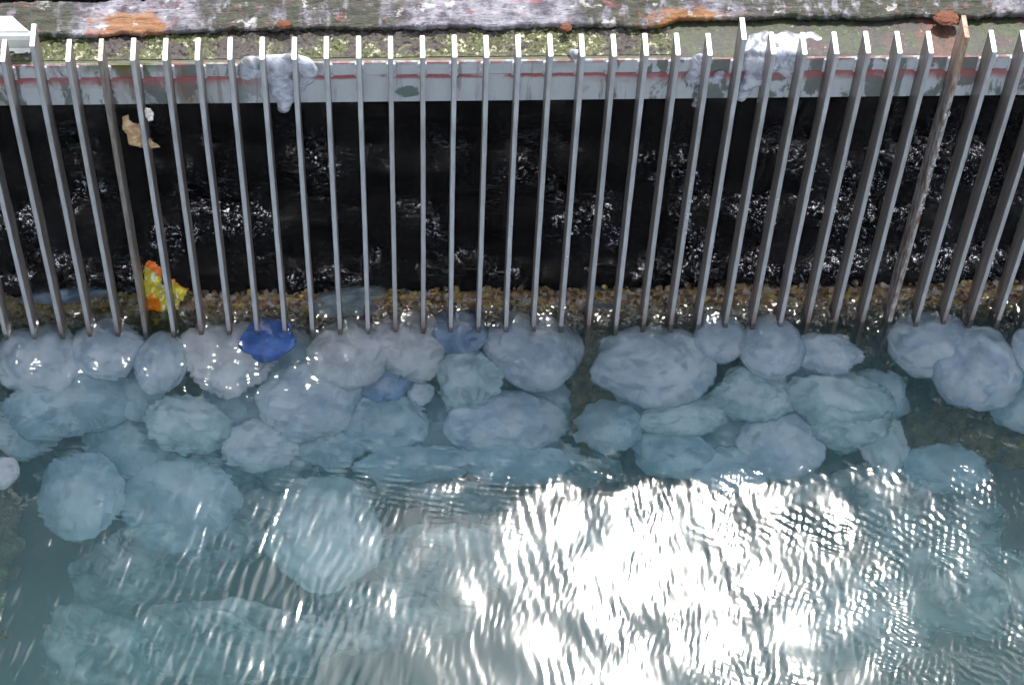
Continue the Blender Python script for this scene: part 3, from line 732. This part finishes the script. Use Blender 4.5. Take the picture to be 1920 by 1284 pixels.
scrap('large glistening jelly sheet dripping down right of the taller bar', [
 (1415, 72, .128, .010), (1435, 66, .138, .010), (1455, 74, .126, .011), (1475, 66, .138, .010), (1500, 72, .130, .010), (1520, 66, .138, .008), (1535, 74, .126, .008), (1410, 90, .100, .013), (1435, 88, .102, .014), (1462, 90, .100, .014), (1490, 90, .100, .012), (1410, 102, .080, .016), (1440, 102, .079, .017), (1470, 104, .078, .017), (1495, 104, .076, .014),
 (1415, 122, .064, .018), (1440, 125, .062, .017), (1475, 130, .062, .015), (1478, 138, .060, .010), (1410, 145, .056, .014), (1425, 150, .056, .014), (1400, 160, .055, .013), (1395, 175, .053, .011), (1390, 185, .052, .008), (1430, 172, .052, .008), (1425, 190, .050, .006), (1424, 205, .050, .005), (1424, 220, .050, .005), (1424, 229, .050, .0055)], 7)
scrap('small clear jelly blob on the beam edge beside a bar', [(1075, 100, .085, .010), (1082, 104, .078, .010), (1090, 108, .07, .008)], 9)

# ------------------------------------------------------------ litter
def sheet(name, poly, Y, mat, amp, scale, seed, label, cat, n=44, lean=.0):
    """crumpled sheet with the outline poly (picture places on the plane Y)"""
    P = [onY(px, py, Y) for px, py in poly]
    x0, x1 = min(p.x for p in P), max(p.x for p in P); z0, z1 = min(p.z for p in P), max(p.z for p in P)
    def inside(x, z):
        c = False; j = len(P)-1
        for i in range(len(P)):
            if (P[i].z > z) != (P[j].z > z) and x < (P[j].x-P[i].x)*(z-P[i].z)/(P[j].z-P[i].z)+P[i].x: c = not c
            j = i
        return c
    c0 = Vector(((x0+x1)/2, Y, z0))
    bm = bmesh.new(); vs_ = {}
    for j in range(n+1):
        for i in range(n+1):
            x = x0+(x1-x0)*i/n; z = z0+(z1-z0)*j/n
            f = fbm(x, z, 0, scale, 3, seed); rd = abs(fbm(x, z, 3.3, scale*1.6, 3, seed+1))
            vs_[i, j] = bm.verts.new((x-c0.x, amp*(f+1.2*rd)+lean*(z-z0), z-c0.z))
    for j in range(n):
        for i in range(n):
            if inside(x0+(x1-x0)*(i+.5)/n, z0+(z1-z0)*(j+.5)/n):
                bm.faces.new((vs_[i, j], vs_[i+1, j], vs_[i+1, j+1], vs_[i, j+1]))
    for v in list(bm.verts):
        if not v.link_faces: bm.verts.remove(v)
    o = bm_obj(name, bm, mat, None, True); o.location = c0
    md = o.modifiers.new('thick', 'SOLIDIFY'); md.thickness = .0008
    return tag(o, label=label, cat=cat)
def m_wrap():
    s = NT('printed foil')
    col = s.mix(s.mr(s.noise(55, 5, .7, 2), .45, .6), (.72, .58, .04), (.55, .48, .05))
    col = s.mix(s.mr(s.noise(30, 4, .6, 2, s.map(loc=(2, 0, 5))), .55, .60), col, (.80, .79, .72))
    col = s.mix(s.blob((-.045, 0, .105), (.022, 9, .060), .25, 50, .12), col, (.75, .20, .01))
    z = s.n('ShaderNodeSeparateXYZ', {0: s.co}); x = z.outputs[0]; zz = z.outputs[2]
    lt = s.math('ADD', zz, s.math('MULTIPLY', x, 1.16))
    edge = s.mr(s.math('ADD', lt, s.math('MULTIPLY', s.noise(40, 3), .006)), .236, .240)
    col = s.mix(edge, col, (.75, .17, .02))
    return s.surf(s.princ(col, .28, .15, s.bump(s.noise(70, 4, .6), .5, .004)))
sheet('snack_wrapper', [(271, 500), (280, 494), (303, 508), (304, 535), (318, 528), (354, 543), (343, 560), (330, 588), (315, 600), (297, 616), (284, 608), (276, 570), (270, 530)], .070, m_wrap(), .010, 26, 4,
      'crumpled yellow and orange foil wrapper caught behind the dark bar', 'wrapper')
sheet('dead_leaf', [(229, 222), (240, 215), (243, 228), (262, 236), (266, 255), (282, 262), (300, 275), (285, 281), (268, 280), (258, 274), (241, 274), (237, 254), (230, 245)], .03, M['leaf'], .005, 40, 6,
      'torn brown leaf scrap stuck to the side of a bar', 'leaf', 30)
sheet('shell_bit', [(272, 205), (281, 203), (288, 215), (287, 228), (276, 226), (270, 214)], .012, M['pale'], .006, 90, 8,
      'pale crusty shell bit on the bar above the brown leaf', 'shell', 20)
# blue bag
p = uw(500, 633, -.032)
bag = blob_obj('plastic_bag', [((0, -.012, -.006), (.084, .050, .018)), ((.0, .0, -.004), (.070, .050, .016)), ((-.01, .035, -.002), (.040, .030, .014)), ((.04, .03, .004), (.030, .03, .014)), ((0, -.035, -.02), (.050, .035, .022))], M['blue'], None, .004, .003, 22, 2)
bag.location = p; tag(bag, label='bright blue plastic bag half sunk at the foot of the bars', cat='plastic bag')

# white painted fitting at the left end of the ledge
fit = empty('white_fitting', onz(0, 90, 1.06), label='white painted metal fitting sitting on the ledge at the left edge', cat='fitting')
def fit_part(name, prof, xr, taper=0.0):
    bm = bmesh.new(); A, B = [], []
    pts = [onY(0, y, Y) for (y, Y) in prof]
    for i, q in enumerate(pts):
        A.append(bm.verts.new(Vector((-1.45, q.y, q.z)))); B.append(bm.verts.new(Vector((xr-taper*i/(len(pts)-1), q.y, q.z))))
    A2 = [bm.verts.new(v.co+Vector((0, .02, -.03))) for v in A]; B2 = [bm.verts.new(v.co+Vector((0, .02, -.03))) for v in B]
    for i in range(len(pts)-1):
        bm.faces.new((A[i], B[i], B[i+1], A[i+1])); bm.faces.new((A2[i+1], B2[i+1], B2[i], A2[i])); bm.faces.new((B[i], B2[i], B2[i+1], B[i+1]))
    bm.faces.new((A[0], A2[0], B2[0], B[0])); bm.faces.new((A[-1], B[-1], B2[-1], A2[-1]))
    bmesh.ops.recalc_face_normals(bm, faces=bm.faces)
    o = bm_obj(name, bm, M['white'], fit); o.location = -fit.location
XF = onY(61, 80, .1).x
fit_part('flange', [(101, .100), (90, .112)], XF)
fit_part('rounded_body', [(89, .1125), (84, .106), (76, .102), (68, .104), (60, .112)], XF-.002)
fit_part('sloping_cap', [(59, .111), (46, .135), (31, .165)], XF-.006, .045)

# ------------------------------------------------------------ the quay behind and the two trees the water mirrors
bm = bmesh.new(); box(bm, -30, 30, 3.21, 40, -2.19, 1.0)
tag(bm_obj('quay_ground', bm, M['bed']), kind='structure')
mleaf = m_simple('green leaves', (.02, .035, .008), (.07, .10, .03), 3, .5, .2, .01)
mbark = m_simple('bark', (.05, .04, .03), (.14, .11, .08), 12, .8, .8, .02)
def tree(base, crown, rad, seed, label, n=1700):
    e = empty('tree', base, label=label, cat='tree'); g = np.random.default_rng(seed); B = Vector(base)
    def tube(bm, pts, rs):
        rings = []
        for i, (p_, r_) in enumerate(zip(pts, rs)):
            d = (pts[min(i+1, len(pts)-1)]-pts[max(i-1, 0)]).normalized(); a = d.orthogonal().normalized(); b_ = d.cross(a)
            rings.append([bm.verts.new(p_+(a*math.cos(t)+b_*math.sin(t))*r_) for t in [q*math.pi/5 for q in range(10)]])
        for i in range(len(rings)-1):
            for q in range(10): bm.faces.new((rings[i][q], rings[i][(q+1) % 10], rings[i+1][(q+1) % 10], rings[i+1][q]))
    bm = bmesh.new(); top = Vector(crown)-B
    mid = top*.5+Vector((g.normal()*.3, g.normal()*.3, 0))
    tube(bm, [Vector((0, 0, 0)), mid*.5, mid, (mid+top)/2, top], [.38, .30, .24, .17, .06])
    for i in range(11):
        s_ = mid.lerp(top, g.uniform(0, .8)); d = Vector(g.normal(size=3))*Vector(rad).length*.35; d.z = abs(d.z)*.5
        tube(bm, [s_, s_+d*.5+Vector((0, 0, .2)), s_+d], [.12, .07, .02])
    bm_obj('trunk', bm, mbark, e, True)
    cl = g.normal(size=(60, 3)); cl /= np.linalg.norm(cl, axis=1)[:, None]; cl *= (g.random((60, 1))**.4)*np.array(rad)
    V = []; Fq = []
    for i in range(n):
        c_ = cl[g.integers(60)]+g.normal(size=3)*.42
        m = Euler(g.uniform(-1.5, 1.5, 3)).to_matrix(); l, w_ = g.uniform(.12, .26), g.uniform(.06, .12)
        b0 = len(V)
        for q in ((-l, 0, 0), (0, -w_, .02), (l, 0, 0), (0, w_, .02)): V.append(tuple(m @ Vector(q)+Vector(c_)+top))
        Fq.append((b0, b0+1, b0+2, b0+3))
    link_mesh('crown', np_mesh('crown', np.array(V), np.array(Fq)), mleaf, e, False)
tree((-4.5, 9, 1.0), (-3.6, 7.2, 13.6), (3.4, 2.6, 3.2), 1, 'leafy tree on the quay behind the deck, mirrored at the left of the water', 4200)
tree((7.5, 9, 1.0), (6.9, 7.2, 13.6), (3.0, 2.6, 3.2), 2, 'leafy tree on the quay behind the deck, mirrored at the right of the water', 3800)
